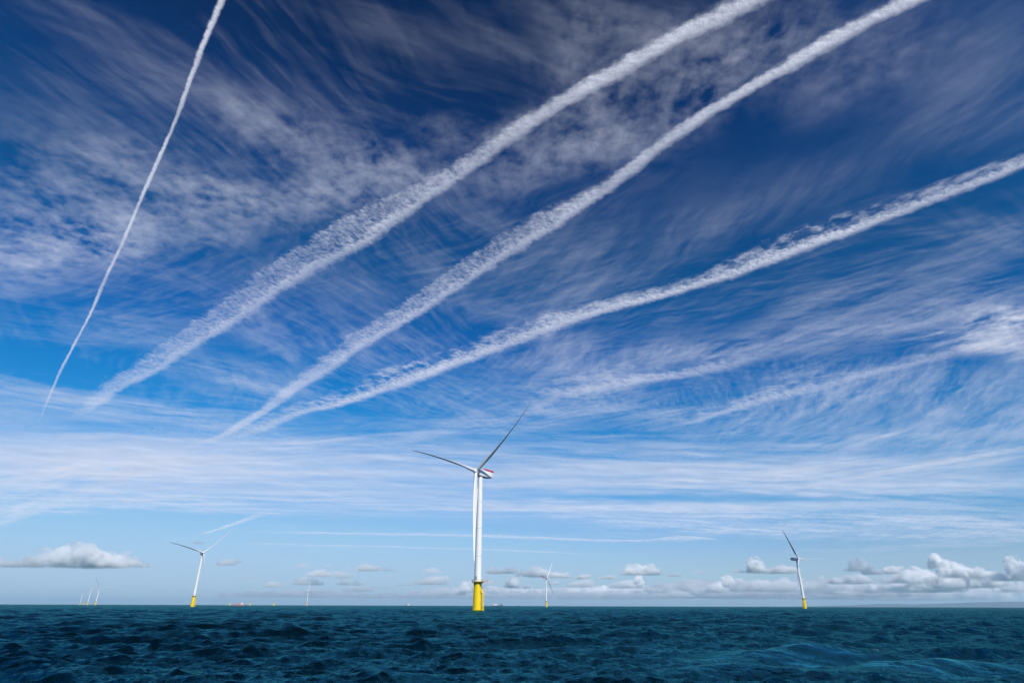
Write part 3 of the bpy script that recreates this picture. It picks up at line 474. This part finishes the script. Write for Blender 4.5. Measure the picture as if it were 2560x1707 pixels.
def heap(name, az, elv, waz, hel, dist, dens, seed, parent=None, origin=None):
    W = math.radians(waz) * dist; Hh = math.radians(hel) * dist; a = math.radians(az)
    o = heap_mesh(seed).build(name, UM, parent)
    loc = Vector((dist * math.sin(a), dist * math.cos(a), dist * math.tan(math.radians(elv)) + 2.9))
    o.location = loc - (origin or Vector((0, 0, 0))); o.rotation_euler = (0, 0, -a)
    o.scale = (W * .62, max(W * .30, Hh * .8), Hh * 1.35); o.color = (dens, dens, dens, 1)
    return o, loc
def cumulus(parts, label, group='cumulus clouds along the horizon'):
    """parts: azimuth, elevation of the base, width and height in degrees seen from the boat, distance, -, seed, density"""
    if len(parts) == 1:
        q = parts[0]; o, _ = heap('cumulus_cloud', q[0], q[1], q[2], q[3], q[4], q[7], q[6]); tag(o, label, 'cloud', group); return o
    r = bpy.data.objects.new('cumulus_cloud', None); COL.objects.link(r)
    q = parts[0]; a = math.radians(q[0]); og = Vector((q[4] * math.sin(a), q[4] * math.cos(a), q[4] * math.tan(math.radians(q[1])) + 2.9))
    r.location = og; tag(r, label, 'cloud', group)
    for q in parts: heap('cloud_heap', q[0], q[1], q[2], q[3], q[4], q[7], q[6], r, og)
    return r
cumulus([(-35.28, 2.37, 5.22, 1.61, 25000, 30, 1, 0.8), (-33.01, 2.45, 4.13, 1.1, 25200, 14, 2, 0.7), (-37.46, 2.36, 3.46, 0.93, 25400, 12, 3, 0.7), (-31.19, 2.56, 3.73, 0.94, 25600, 14, 4, 0.6), (-38.8, 2.34, 2.86, 0.62, 25700, 8, 5, 0.6), (-29.93, 2.79, 1.18, 0.44, 25900, 4, 6, 0.4)], 'heavy grey and white heaped cloud low over the far left trio of turbines')
cumulus([(-26.57, 4.49, 2.87, 0.47, 24000, 7, 11, 0.3)], 'thin grey cloud patch right behind the blades of the left turbine')
cumulus([(0.22, 1.36, 2.32, 1.08, 34000, 14, 21, 1.1), (1.23, 1.36, 1.55, 0.57, 34100, 6, 22, 1.1), (-2.49, 1.35, 1.16, 0.32, 34100, 4, 23, 0.7)], "bright white double puff low beside the tallest tower's yellow base")
cumulus([(-0.95, 2.58, 3.52, 0.66, 30000, 9, 31, 0.6), (2.17, 2.3, 4.28, 0.73, 30100, 12, 32, 0.6), (4.5, 2.23, 2.33, 0.43, 30200, 6, 33, 0.5)], 'long grey lavender cloud right of the tallest tower, behind the distant turbine')
cumulus([(6.62, 2.16, 2.69, 0.65, 32000, 9, 41, 0.9), (8.73, 2.15, 2.29, 0.43, 32100, 6, 42, 0.6)], 'low white and grey cloud right of the distant turbine')
cumulus([(10.64, 2.43, 2.26, 0.86, 31000, 10, 51, 0.8), (12.52, 2.42, 2.23, 0.78, 31100, 9, 52, 0.8), (14.36, 2.34, 1.47, 0.28, 31200, 4, 53, 0.5)], 'rounded pale cloud with a grey tail, midway between the distant and the right turbine')
cumulus([(21.01, 2.48, 1.57, 1.16, 29000, 16, 61, 1.1), (19.75, 2.56, 1.39, 0.34, 29200, 5, 62, 0.4)], 'egg shaped bright cloud standing just left of the right turbine')
cumulus([(22.97, 2.45, 2.99, 0.67, 30000, 9, 71, 0.6)], 'flat grey cloud directly behind the right turbine tower')
cumulus([(28.69, 2.48, 2.41, 0.9, 29000, 12, 81, 0.7), (29.7, 2.27, 2.07, 0.44, 29100, 7, 82, 0.6)], 'soft grey cloud with a pale crown right of the right turbine')
cumulus([(34.66, 1.87, 2.91, 1.43, 28000, 22, 91, 1.15), (33.9, 2.61, 1.35, 0.85, 28100, 8, 92, 1.1), (36.34, 1.83, 2.03, 0.87, 28200, 12, 93, 1.0)], 'brilliant white towering cloud near the right edge')
cumulus([(38.63, 1.62, 1.9, 1.41, 27500, 14, 101, 1.15), (37.42, 1.64, 1.48, 0.63, 27600, 9, 102, 0.9)], 'bright white cloud cut off by the right edge of the picture')
cumulus([(31.58, 1.61, 4.52, 0.86, 33000, 18, 111, 0.75), (28.06, 1.6, 4.24, 0.64, 33100, 14, 112, 0.65), (35.28, 1.21, 6.73, 1.0, 33300, 24, 113, 0.7), (32.55, 0.94, 5.5, 0.72, 33500, 14, 114, 0.5), (37.96, 0.89, 2.89, 0.84, 33400, 12, 115, 0.7)], 'long bank of broken grey cloud stretching right of the right turbine')
SMALL = [
(-2.85, 0.5, 15.45, 0.83, 59586, 50, 300, 0.25),
(8.62, 0.46, 17.14, 0.91, 59586, 56, 301, 0.25),
(17.74, 0.6, 12.24, 1.15, 49483, 43, 302, 0.36),
(25.99, 0.47, 13.42, 1.08, 59586, 53, 303, 0.36),
(32.42, 0.4, 12.6, 1.01, 59586, 56, 304, 0.36),
(22.9, 1.06, 8.86, 0.86, 36685, 33, 305, 0.30250000000000005),
(29.06, 0.65, 7.96, 0.81, 45941, 33, 306, 0.36),
(-17.67, 0.5, 14.1, 0.53, 59373, 50, 307, 0.16000000000000003),
(-24.32, 2.89, 2.64, 0.61, 37096, 10, 308, 0.25),
(-18.35, 2.89, 2.19, 0.45, 37233, 7, 309, 0.16000000000000003),
(-16.03, 3.0, 1.08, 0.27, 37370, 6, 310, 0.16000000000000003),
(-16.65, 2.15, 2.42, 0.54, 37507, 8, 311, 0.25),
(-22.67, 1.92, 2.42, 0.43, 37644, 9, 312, 0.16000000000000003),
(-15.01, 2.04, 2.16, 0.64, 37781, 7, 313, 0.2025),
(-12.5, 2.7, 4.03, 0.56, 37918, 13, 314, 0.25),
(-17.8, 1.48, 2.85, 0.53, 38055, 10, 315, 0.2025),
(-19.86, 1.29, 2.77, 0.44, 38192, 10, 316, 0.16000000000000003),
(-20.89, 1.35, 1.83, 0.35, 38329, 6, 317, 0.12249999999999998),
(-14.22, 1.52, 2.95, 0.45, 38466, 10, 318, 0.16000000000000003),
(-7.17, 2.62, 2.08, 0.38, 38603, 6, 319, 0.16000000000000003),
(-6.73, 1.62, 4.13, 0.65, 38740, 13, 320, 0.25),
(-9.39, 1.53, 1.83, 0.37, 38877, 6, 321, 0.16000000000000003),
(-5.59, 1.77, 2.08, 0.47, 39014, 6, 322, 0.09),
(-3.83, 0.99, 2.6, 0.84, 39151, 8, 323, 0.6400000000000001),
(-4.78, 0.78, 2.07, 0.46, 39288, 6, 324, 0.36),
(-1.32, 0.93, 2.6, 0.74, 39425, 8, 325, 0.48999999999999994),
(3.71, 1.66, 1.57, 0.66, 39562, 6, 326, 0.48999999999999994),
(-2.11, 1.61, 2.62, 0.66, 39699, 8, 327, 0.25),
(6.4, 1.44, 2.58, 0.65, 39836, 8, 328, 0.25),
(10.19, 1.37, 3.04, 0.55, 39973, 10, 329, 0.36),
(12.4, 1.09, 1.99, 0.54, 40110, 6, 330, 0.36),
(11.12, 1.37, 1.21, 1.1, 40247, 6, 331, 0.8),
(15.39, 1.77, 2.44, 0.45, 40384, 8, 332, 0.16000000000000003),
(16.57, 2.6, 1.75, 0.27, 40521, 6, 333, 0.09),
(17.44, 1.01, 1.9, 0.98, 40658, 6, 334, 0.8),
(16.01, 0.87, 1.93, 0.45, 40795, 6, 335, 0.25),
(18.89, 1.41, 2.34, 0.8, 40932, 8, 336, 0.48999999999999994),
(21.65, 1.56, 0.91, 0.61, 41069, 6, 337, 0.8),
(22.56, 0.99, 0.71, 0.86, 41206, 6, 338, 0.8),
(20.57, 1.13, 2.29, 0.7, 41343, 8, 339, 0.36),
(24.75, 1.44, 2.16, 0.59, 41480, 8, 340, 0.48999999999999994),
(25.91, 1.68, 1.7, 0.59, 41617, 6, 341, 0.8),
(26.31, 1.29, 2.52, 0.59, 41754, 10, 342, 0.48999999999999994),
(26.99, 0.84, 2.07, 0.58, 41891, 8, 343, 0.48999999999999994),
(24.8, 0.85, 2.58, 0.59, 42028, 10, 344, 0.25),
(24.5, 1.83, 1.05, 0.34, 42165, 6, 345, 0.8),
(29.41, 0.89, 1.58, 0.81, 42302, 6, 346, 0.8),
(29.04, 1.96, 0.81, 0.33, 42439, 6, 347, 0.8),
(31.17, 2.3, 1.94, 0.49, 42576, 8, 348, 0.8),
(32.32, 2.34, 1.13, 0.4, 42713, 6, 349, 0.8),
(33.12, 2.2, 1.11, 0.32, 42850, 6, 350, 0.8),
(28.99, 1.02, 3.6, 0.49, 42987, 15, 351, 0.25),
(11.62, 0.67, 5.99, 0.36, 44467, 20, 352, 0.12249999999999998),
(2.92, 0.66, 8.29, 0.46, 45306, 26, 353, 0.12249999999999998),
(19.46, 0.53, 9.23, 0.52, 55731, 33, 354, 0.16000000000000003),
(-10.44, 0.54, 10.03, 0.36, 55197, 33, 355, 0.0625),
(-22.46, 0.73, 5.33, 0.26, 43672, 20, 356, 0.04000000000000001),
(-37.01, 1.16, 4.0, 0.19, 43809, 20, 357, 0.0225),
(14.37, 0.67, 3.91, 0.45, 44419, 13, 358, 0.25),
(-13.44, 1.01, 2.96, 0.45, 44083, 10, 359, 0.2025),
(-11.61, 1.23, 1.5, 0.36, 44220, 6, 360, 0.16000000000000003),
(-16.31, 0.92, 2.4, 0.36, 44357, 8, 361, 0.16000000000000003)]
for i, q in enumerate(SMALL):
    if i < 8: cumulus([q], 'long flat bank of hazy pale cloud lying almost on the horizon', 'hazy banks on the horizon')
    else: cumulus([q], 'small scrap of broken cumulus low over the horizon', 'small cloud scraps')

# ------------------------------------------------------------------ wind turbines
MW = paint('white_tower_paint', (.88, .88, .87), .38, .05, .25)
MBL = paint('white_blade_gelcoat', (.80, .80, .80), .32, .04, .2)
MY = paint('yellow_marine_paint', (.98, .70, .003), .42, .10, .5)
MYD = paint('weathered_yellow_paint', (.62, .42, .01), .5, .25, 1.5)
MR = paint('red_deck_rail_paint', (.66, .035, .10), .5, .08, 1)
MG = paint('galvanised_steel', (.42, .43, .43), .45, .12, 2, metallic=.3)
MD = paint('dark_grating', (.12, .11, .09), .7, .2, 2)
MALG = paint('wet_algae_band', (.05, .055, .02), .4, .3, 1.2)
HUB = 90.0
def make_foundation_parts(root):
    m = MB(); m.lathe([(2.85, -6), (2.85, 1.0), (2.83, 9.0), (2.46, 15.2), (2.46, 17.55), (2.75, 17.6), (2.75, 17.85)], 48); f = m.build('foundation', MY, root)
    m = MB(); m.lathe([(2.87, -2), (2.87, .4)], 48); m.build('waterline_band', MALG, f)
    m = MB()
    for dy in (-.85, .85):                                     # boat landing: two fenders with a ladder between them
        m.tube((4.2, dy, -3), (4.2, dy, 10.6), .28, 12); m.tube((4.2, dy, 10.6), (2.5, dy * .9, 13.6), .28, 12)
        for z in (1.2, 5.2, 9.4): m.tube((2.5, dy * .9, z), (4.2, dy, z), .17, 8)
    for z in (.4, 3.2, 7.3): m.tube((4.2, -.85, z), (4.2, .85, z), .12, 8)
    bl = m.build('boat_landing', MY, root)
    m = MB()
    for dy in (-.28, .28): m.tube((3.75, dy, -1), (3.75, dy, 11.5), .05, 6); m.tube((3.1, dy, 11.5), (3.1, dy, 18.3), .05, 6)
    for k in range(38): m.tube((3.75, -.28, -.6 + k * .32), (3.75, .28, -.6 + k * .32), .03, 5)
    for k in range(20): m.tube((3.1, -.28, 11.8 + k * .32), (3.1, .28, 11.8 + k * .32), .03, 5)
    m.build('ladder', MYD, bl)
    m = MB(); m.box((3.3, 0, 11.2), (1.5, 1.6, .12)); m.build('rest_platform', MYD, bl)
    for a in (2.3, 4.0):
        m = MB(); m.tube((2.98 * math.cos(a), 2.98 * math.sin(a), -3), (2.62 * math.cos(a), 2.62 * math.sin(a), 17.4), .16, 8); m.build('cable_tube', MYD, root)
    # working platform, longer on the landing side
    n = 40; out = [(4.1 * math.cos(t), 4.1 * math.sin(t)) for t in np.linspace(.75, 2 * math.pi - .75, n)] + [(6.5, -2.6), (6.5, 2.6)]
    m = MB(); m.rings([[(x, y, 17.9) for x, y in out], [(x, y, 18.22) for x, y in out]], sm=False)
    for a in np.linspace(0, 2 * math.pi, 9)[:-1]: m.tube((2.46 * math.cos(a), 2.46 * math.sin(a), 16.6), (3.9 * math.cos(a), 3.9 * math.sin(a), 17.9), .12, 6)
    pf = m.build('platform', MYD, root)
    m = MB(); L_ = len(out)
    for i in range(L_):
        a, b = out[i], out[(i + 1) % L_]
        ln = math.hypot(a[0] - b[0], a[1] - b[1]); k = max(int(ln / 1.3), 1)
        for q in range(k): x, y = a[0] + (b[0] - a[0]) * q / k, a[1] + (b[1] - a[1]) * q / k; (m.tube((x, y, 18.2), (x, y, 19.4), .04, 5) if (i % 2 == 0 or k > 1) else None)
        for z in (18.75, 19.1, 19.4): m.tube((*a, z), (*b, z), .035, 5)
    m.build('railing', MG, pf)
    m = MB(); m.tube((5.3, 1.6, 18.2), (5.3, 1.6, 20.6), .14, 8); m.tube((5.3, 1.6, 20.5), (6.9, .6, 21.0), .09, 8); m.build('davit_crane', MW, pf)
    m = MB(); m.box((5.2, -1.2, 18.72), (1.2, .9, 1.0)); m.build('equipment_box', MW, pf, bevel=.05)
def blade_mesh(R=63.3, bend=5.0, cone=.08):
    """pointing up +Z, upwind = -Y, trailing edge toward -X before pitching"""
    st = [0, .02, .05, .09, .14, .20, .28, .38, .50, .62, .74, .85, .93, .975, .995, 1.0]
    ch = [2.5, 2.5, 2.55, 2.95, 3.6, 3.95, 3.75, 3.2, 2.65, 2.15, 1.70, 1.28, .95, .62, .30, .08]
    th = [2.5, 2.5, 2.40, 2.1, 1.6, 1.15, .86, .66, .50, .37, .27, .19, .13, .08, .04, .012]
    tw = [14, 14, 14, 13, 12, 10, 8, 6, 4, 2.5, 1.2, .5, 0, 0, 0, 0]
    pitch = -68; n = 28; rs = []
    for s, c, t, w_ in zip(st, ch, th, tw):
        ang = math.radians(pitch - w_); blend = min(max((s - .03) / .15, 0), 1); ring = []
        for j in range(n):
            a = 2 * math.pi * j / n; cx = math.cos(a); cy = math.sin(a)
            # circle at the root, airfoil outboard
            x_c = .5 * c * cx; y_c = .5 * t * cy
            xx = (1 - cx) / 2                                  # 0 leading .. 1 trailing
            yt = 5 * (t / max(c, .01)) * (.2969 * math.sqrt(xx) - .126 * xx - .3516 * xx ** 2 + .2843 * xx ** 3 - .1015 * xx ** 4) * c
            x_a = .30 * c - xx * c; y_a = (1 if cy >= 0 else -1) * yt * (1.15 if cy >= 0 else .85)
            x = x_c * (1 - blend) + x_a * blend; y = y_c * (1 - blend) + y_a * blend
            ring.append((x, y))
        b = bend * s ** 2.2
        z = 1.3 + s * (R - 1.3)
        # chord along X (trailing -X), flap along -Y; rotate by pitch about the span
        ca, sa = math.cos(ang), math.sin(ang)
        out = []
        for x, y in ring:
            yy = y - b
            out.append((x * ca - yy * sa, x * sa + yy * ca - cone * R * s, z))
        rs.append(out)
    m = MB(); m.rings(rs); return m
PARTS = {}
def make_turbine():
    root = bpy.data.objects.new('wind_turbine', None); COL.objects.link(root)
    make_foundation_parts(root)
    m = MB(); m.lathe([(2.42, 18.22), (2.42, 18.6), (2.40, 19), (2.28, 34), (2.10, 52), (1.86, 70), (1.62, 87.4)], 56); tw = m.build('tower', MW, root)
    m = MB(); m.box((.0, -2.44, 20.4), (1.0, .16, 2.2)); m.build('door', MG, tw)
    for z in (34, 52, 70):
        m = MB(); rr_ = float(np.interp(z, [18.6, 34, 52, 70, 87.4], [2.42, 2.28, 2.10, 1.86, 1.62])); m.lathe([(rr_ + .02, z - .08), (rr_ + .035, z), (rr_ + .02, z + .08)], 56); m.build('flange_ring', MG, tw)
    # nacelle: axis along -Y (upwind); own origin at hub height above the tower
    nc = MB(); secs = [(-3.0, 1.5, -1.5, 1.6), (-2.6, 1.95, -1.95, 2.0), (0, 2.25, -2.3, 2.3), (4, 2.35, -2.35, 2.35), (9.5, 2.3, -2.1, 2.35), (12.2, 2.15, -1.7, 2.3), (12.6, 1.9, -1.4, 2.1)]
    rs = []
    for y, hw_, zb, zt in secs:
        r = .45; ring = []
        for cx, cz, a0 in ((hw_ - r, zt - r, 0), (-(hw_ - r), zt - r, 90), (-(hw_ - r), zb + r, 180), (hw_ - r, zb + r, 270)):
            for q in range(5): a = math.radians(a0 + q * 22.5); ring.append((cx + r * math.cos(a), y, cz + r * math.sin(a)))
        rs.append(ring)
    nc.rings(rs); na = nc.build('nacelle', MW, root); na.location = (0, 0, HUB)
    m = MB()                                                   # helicopter hoist deck with its red mesh fence
    x, y0, y1 = 2.45, 3.2, 12.9
    m.box((0, (y0 + y1) / 2, 2.42), (2 * x, y1 - y0, .14))
    for sx in (-x, x): m.box((sx, (y0 + y1) / 2, 2.93), (.07, y1 - y0, .88))
    for yy in (y0, y1): m.box((0, yy, 2.93), (2 * x - .08, .07, .88))
    m.build('hoist_deck', MR, na)
    m = MB(); m.box((-.9, 1.4, 2.6), (.5, .9, .6)); m.build('air_vent', MG, na)
    m = MB(); m.tube((.8, 1.2, 2.3), (.8, 1.2, 3.9), .05, 6); m.tube((.4, 1.2, 3.7), (1.2, 1.2, 3.7), .03, 6); m.build('weather_mast', MG, na)
    m = MB(); m.lathe([(1.75, -2.75), (1.8, -2.2), (1.9, -1.9)], 40); m.build('yaw_collar', MG, na)
    # rotor: origin at hub centre, tilted 6 degrees
    m = MB(); prof = [(1.55, 2.2), (1.75, 1.2), (1.8, 0), (1.72, -.9), (1.45, -1.7), (.95, -2.25), (.35, -2.5), (.02, -2.53)]
    m.rings([[(r * math.cos(t), z, r * math.sin(t)) for t in np.linspace(0, 2 * math.pi, 33)[:-1]] for r, z in prof])
    hb = m.build('rotor_hub', MW, root)
    bm0 = blade_mesh()
    b0 = bm0.build('blade', MBL, hb)
    for k in (1, 2):
        b = b0.copy(); COL.objects.link(b); b.parent = hb; b.rotation_euler = (0, math.radians(120 * k), 0)
    return root
def kids(o): return [c for c in ALLKIDS.get(o.name, [])]
ALLKIDS = {}
def index_kids():
    ALLKIDS.clear()
    for o in bpy.data.objects:
        if o.parent: ALLKIDS.setdefault(o.parent.name, []).append(o)
def copy_tree(o, parent=None):
    c = o.copy(); COL.objects.link(c); c.parent = parent
    for ch in ALLKIDS.get(o.name, []): copy_tree(ch, c)
    return c
TILT = math.radians(6)
def pose(root, D, bearing, yaw, phase, turn, label):
    """bearing, yaw (0 = facing straight back along -Y), rotor phase clockwise seen from the front, turn = heading of the boat landing"""
    b = math.radians(bearing); root.location = (D * math.sin(b), D * math.cos(b), 0); root.rotation_euler = (0, 0, math.radians(turn))
    yw = math.radians(yaw)
    for ch in root.children:
        if ch.name.startswith('nacelle'): ch.rotation_euler = (0, 0, yw - math.radians(turn))
        if ch.name.startswith('rotor_hub'):
            Rz = Matrix.Rotation(yw - math.radians(turn), 4, 'Z'); Rx = Matrix.Rotation(-TILT, 4, 'X')
            Ry = Matrix.Rotation(math.radians(phase), 4, 'Y')
            M = Rz @ Rx @ Ry; off = (Rz @ Rx) @ Vector((0, -5.5, 0)) + Vector((0, 0, HUB))
            ch.matrix_local = Matrix.Translation(off) @ M
    tag(root, label, 'wind turbine', 'offshore wind turbines')
T0 = make_turbine()
index_kids()
TURB = [  # distance, bearing, yaw, rotor phase, heading of landing, label
    (428.0, -2.99, -34.3, 54.0, -25, 'tallest nearest white turbine on a thick yellow base, blade pointing up to the right'),
    (1290.0, -26.1, 38, 47, 10, 'mid distance turbine on the left, leaning view, between the big cloud and the ships'),
    (1385.0, 24.3, 26, 92, 200, 'mid distance turbine on the right with one blade level and one up to the left'),
    (2190.0, 3.10, 56, 38, 40, 'distant turbine just right of the tallest one, one blade hanging down to the right'),
    (4250.0, -32.58, 45, 88, 0, 'tiny turbine rightmost and tallest of the far left trio'),
    (5200.0, -33.08, 62, 0, 0, 'tiny turbine in the middle of the far left trio'),
    (6300.0, -33.54, 45, 100, 0, 'tiniest turbine, leftmost of the far left trio'),
    (4350.0, -17.45, 80, 0, 0, 'small far turbine seen edge on between the left turbine and the tallest one'),
]
TS = [T0] + [copy_tree(T0) for _ in TURB[1:]]
bpy.context.view_layer.update()
for o, a in zip(TS, TURB): pose(o, *a)

# bare yellow foundations still waiting for towers
def make_bare():
    root = bpy.data.objects.new('turbine_foundation', None); COL.objects.link(root); make_foundation_parts(root); return root
F0 = make_bare(); index_kids()
BARE = [(4400, -23.4, 'bare yellow foundation left of the orange vessel'), (4200, -21.89, 'bare yellow foundation next to the right of the orange vessel'),
        (4300, -20.05, 'bare yellow foundation midway from the orange vessel to the small edge on turbine'), (6200, -33.32, 'tiny bare foundation between the two leftmost tiny turbines')]
FS = [F0] + [copy_tree(F0) for _ in BARE[1:]]
for o, (D, b, lab) in zip(FS, BARE):
    b = math.radians(b); o.location = (D * math.sin(b), D * math.cos(b), 0); tag(o, lab, 'foundation', 'bare turbine foundations')

# ------------------------------------------------------------------ ships
MO = paint('orange_hull_paint', (.62, .20, .12), .5, .15, .3, 1); MN = paint('navy_hull_paint', (.035, .04, .09), .5, .2, .3, 1)
MWH = paint('white_ship_paint', (.80, .76, .78), .5, .08, .4, 1); MGL = paint('dark_ship_glass', (.03, .04, .05), .15, .1, 1, 1); MPK = paint('pale_red_deck_paint', (.62, .30, .28), .6, .15, .3, 1)
def hull(L_, B, D, bow=.22):
    m = MB(); rs = []
    for s in np.linspace(0, 1, 15):
        x = -L_ / 2 + L_ * s; bw = B / 2 * min(1, (max(1 - s, 0) / bow) ** .55) * (1 if s > .06 else .88); bw = max(bw, .06)
        sh = D * (1 + .45 * max(s - .7, 0) / .3)
        rs.append([(x, -bw, sh), (x, -bw * .95, 0), (x - (0 if s < 1 else .03 * L_), -bw * .7, -2.5), (x - (0 if s < 1 else .03 * L_), bw * .7, -2.5), (x, bw * .95, 0), (x, bw, sh)])
    m.rings(rs, sm=False); return m
def ship_root(name, D, b, heading, label):
    r = bpy.data.objects.new(name, None); COL.objects.link(r); b = math.radians(b); r.location = (D * math.sin(b), D * math.cos(b), 0); r.rotation_euler = (0, 0, math.radians(heading))
    tag(r, label, 'ship', 'ships on the horizon'); return r
def build_supply_vessel():
    r = ship_root('supply_vessel', 4900, -22.68, 18, 'orange and white work vessel beside the bare yellow foundations on the horizon')
    hull(68, 15, 6.5).build('hull', MO, r)
    m = MB(); m.box((17, 0, 9.3), (20, 13, 5)); m.box((18, 0, 13.2), (15, 12, 2.8)); w1 = m.build('deckhouse', MWH, r, bevel=.2)
    m = MB(); m.box((19.5, 0, 16), (9, 11.5, 2.8), taper=.9); br = m.build('bridge', MWH, r, bevel=.2)
    m = MB(); m.box((19.5, 0, 16.2), (9.1, 11.6, 1.0), taper=.97); m.build('window_band', MGL, br)
    m = MB(); m.tube((16, 0, 17.4), (16, 0, 28), .6, 8, .25); m.tube((16, -3, 23), (16, 3, 23), .2, 6); m.build('mast', MWH, r)
    for dy in (3, -3): m = MB(); m.tube((9, dy, 9), (9, dy, 17), 1.3, 12); m.build('funnel', MPK, r)
    m = MB(); m.box((-14, 0, 7.6), (34, 12, 1.6)); m.tube((-8, 4, 8), (-8, 4, 16), 1, 10); m.tube((-8, 4, 16), (-26, 2, 21), .5, 8); m.build('deck_crane', MPK, r)
    for c_, d_ in (((-24, 0, 9.8), (6, 8, 3)), ((-15, 2, 9.6), (7, 5, 2.6))): m = MB(); m.box(c_, d_); m.build('deck_cargo', MYD, r)
def build_workboat():
    r = ship_root('work_boat', 4200, -9.0, 12, 'small white boat with an aft mast on the horizon left of the tallest turbine')
    hull(40, 10, 3.5).build('hull', MN, r)
    m = MB(); m.box((2, 0, 6), (20, 8, 5)); m.box((4, 0, 10), (11, 7, 3.4), taper=.9); w1 = m.build('wheelhouse', MWH, r, bevel=.2)
    m = MB(); m.box((4, 0, 10.3), (11.1, 7.1, 1.1), taper=.96); m.build('window_band', MGL, w1)
    m = MB(); m.tube((-14, 0, 3), (-14, 0, 17), .9, 8, .4); m.tube((-14, 0, 12), (-8, 0, 5), .4, 6); m.build('mast', MN, r)
def build_cargo():
    r = ship_root('cargo_ship', 5200, -1.2, 5, 'pale ship with dark hull and tower on the horizon right of the tallest turbine')
    hull(82, 17, 5.5).build('hull', MN, r)
    m = MB(); m.box((-20, 0, 9.5), (34, 15, 8)); m.box((-17, 0, 15.4), (16, 14, 4)); w1 = m.build('deckhouse', MWH, r, bevel=.3)
    m = MB(); m.box((-17, 0, 15.8), (16.1, 14.1, 1.3)); m.build('window_band', MGL, w1)
    m = MB(); m.box((3, 0, 7.6), (14, 13, 4.2)); m.build('deck_cargo', MPK, r)
    m = MB(); m.box((28, 0, 11), (9, 9, 11), taper=.75); m.tube((28, 0, 16), (28, 0, 23), .7, 8); m.build('tower_house', MN, r)
    m = MB(); m.tube((-20, 0, 17), (-20, 0, 22), .5, 8); m.build('mast', MWH, r)
def build_far_tug():
    r = ship_root('tug', 7200, .6, -10, 'tiny dark speck of a boat on the horizon just left of the distant turbine')
    hull(28, 9, 4).build('hull', MN, r)
    m = MB(); m.box((3, 0, 6.5), (9, 6, 5), taper=.85); m.build('wheelhouse', MPK, r, bevel=.2)
    m = MB(); m.tube((0, 0, 9), (0, 0, 15), .4, 6); m.build('mast', MG, r)
build_supply_vessel(); build_workboat(); build_cargo(); build_far_tug()

# ------------------------------------------------------------------ sea air
def build_haze():
    m, nt, N, L = new_mat('sea_haze'); N.remove(N['Principled BSDF'])
    v = N.new('ShaderNodeVolumePrincipled'); v.inputs['Color'].default_value = (.64, .84, 1.0, 1); v.inputs['Density'].default_value = HAZE_D
    v.inputs['Anisotropy'].default_value = 0.0
    L.new(v.outputs[0], N['Material Output'].inputs['Volume'])
    m2 = MB(); m2.box((0, 0, 0), (124000, 124000, 460)); o = m2.build('haze', m); o.location = (0, 0, 225); tag(o, kind='stuff')
HAZE_D = 2.8e-5
if HAZE_D > 0: build_haze()
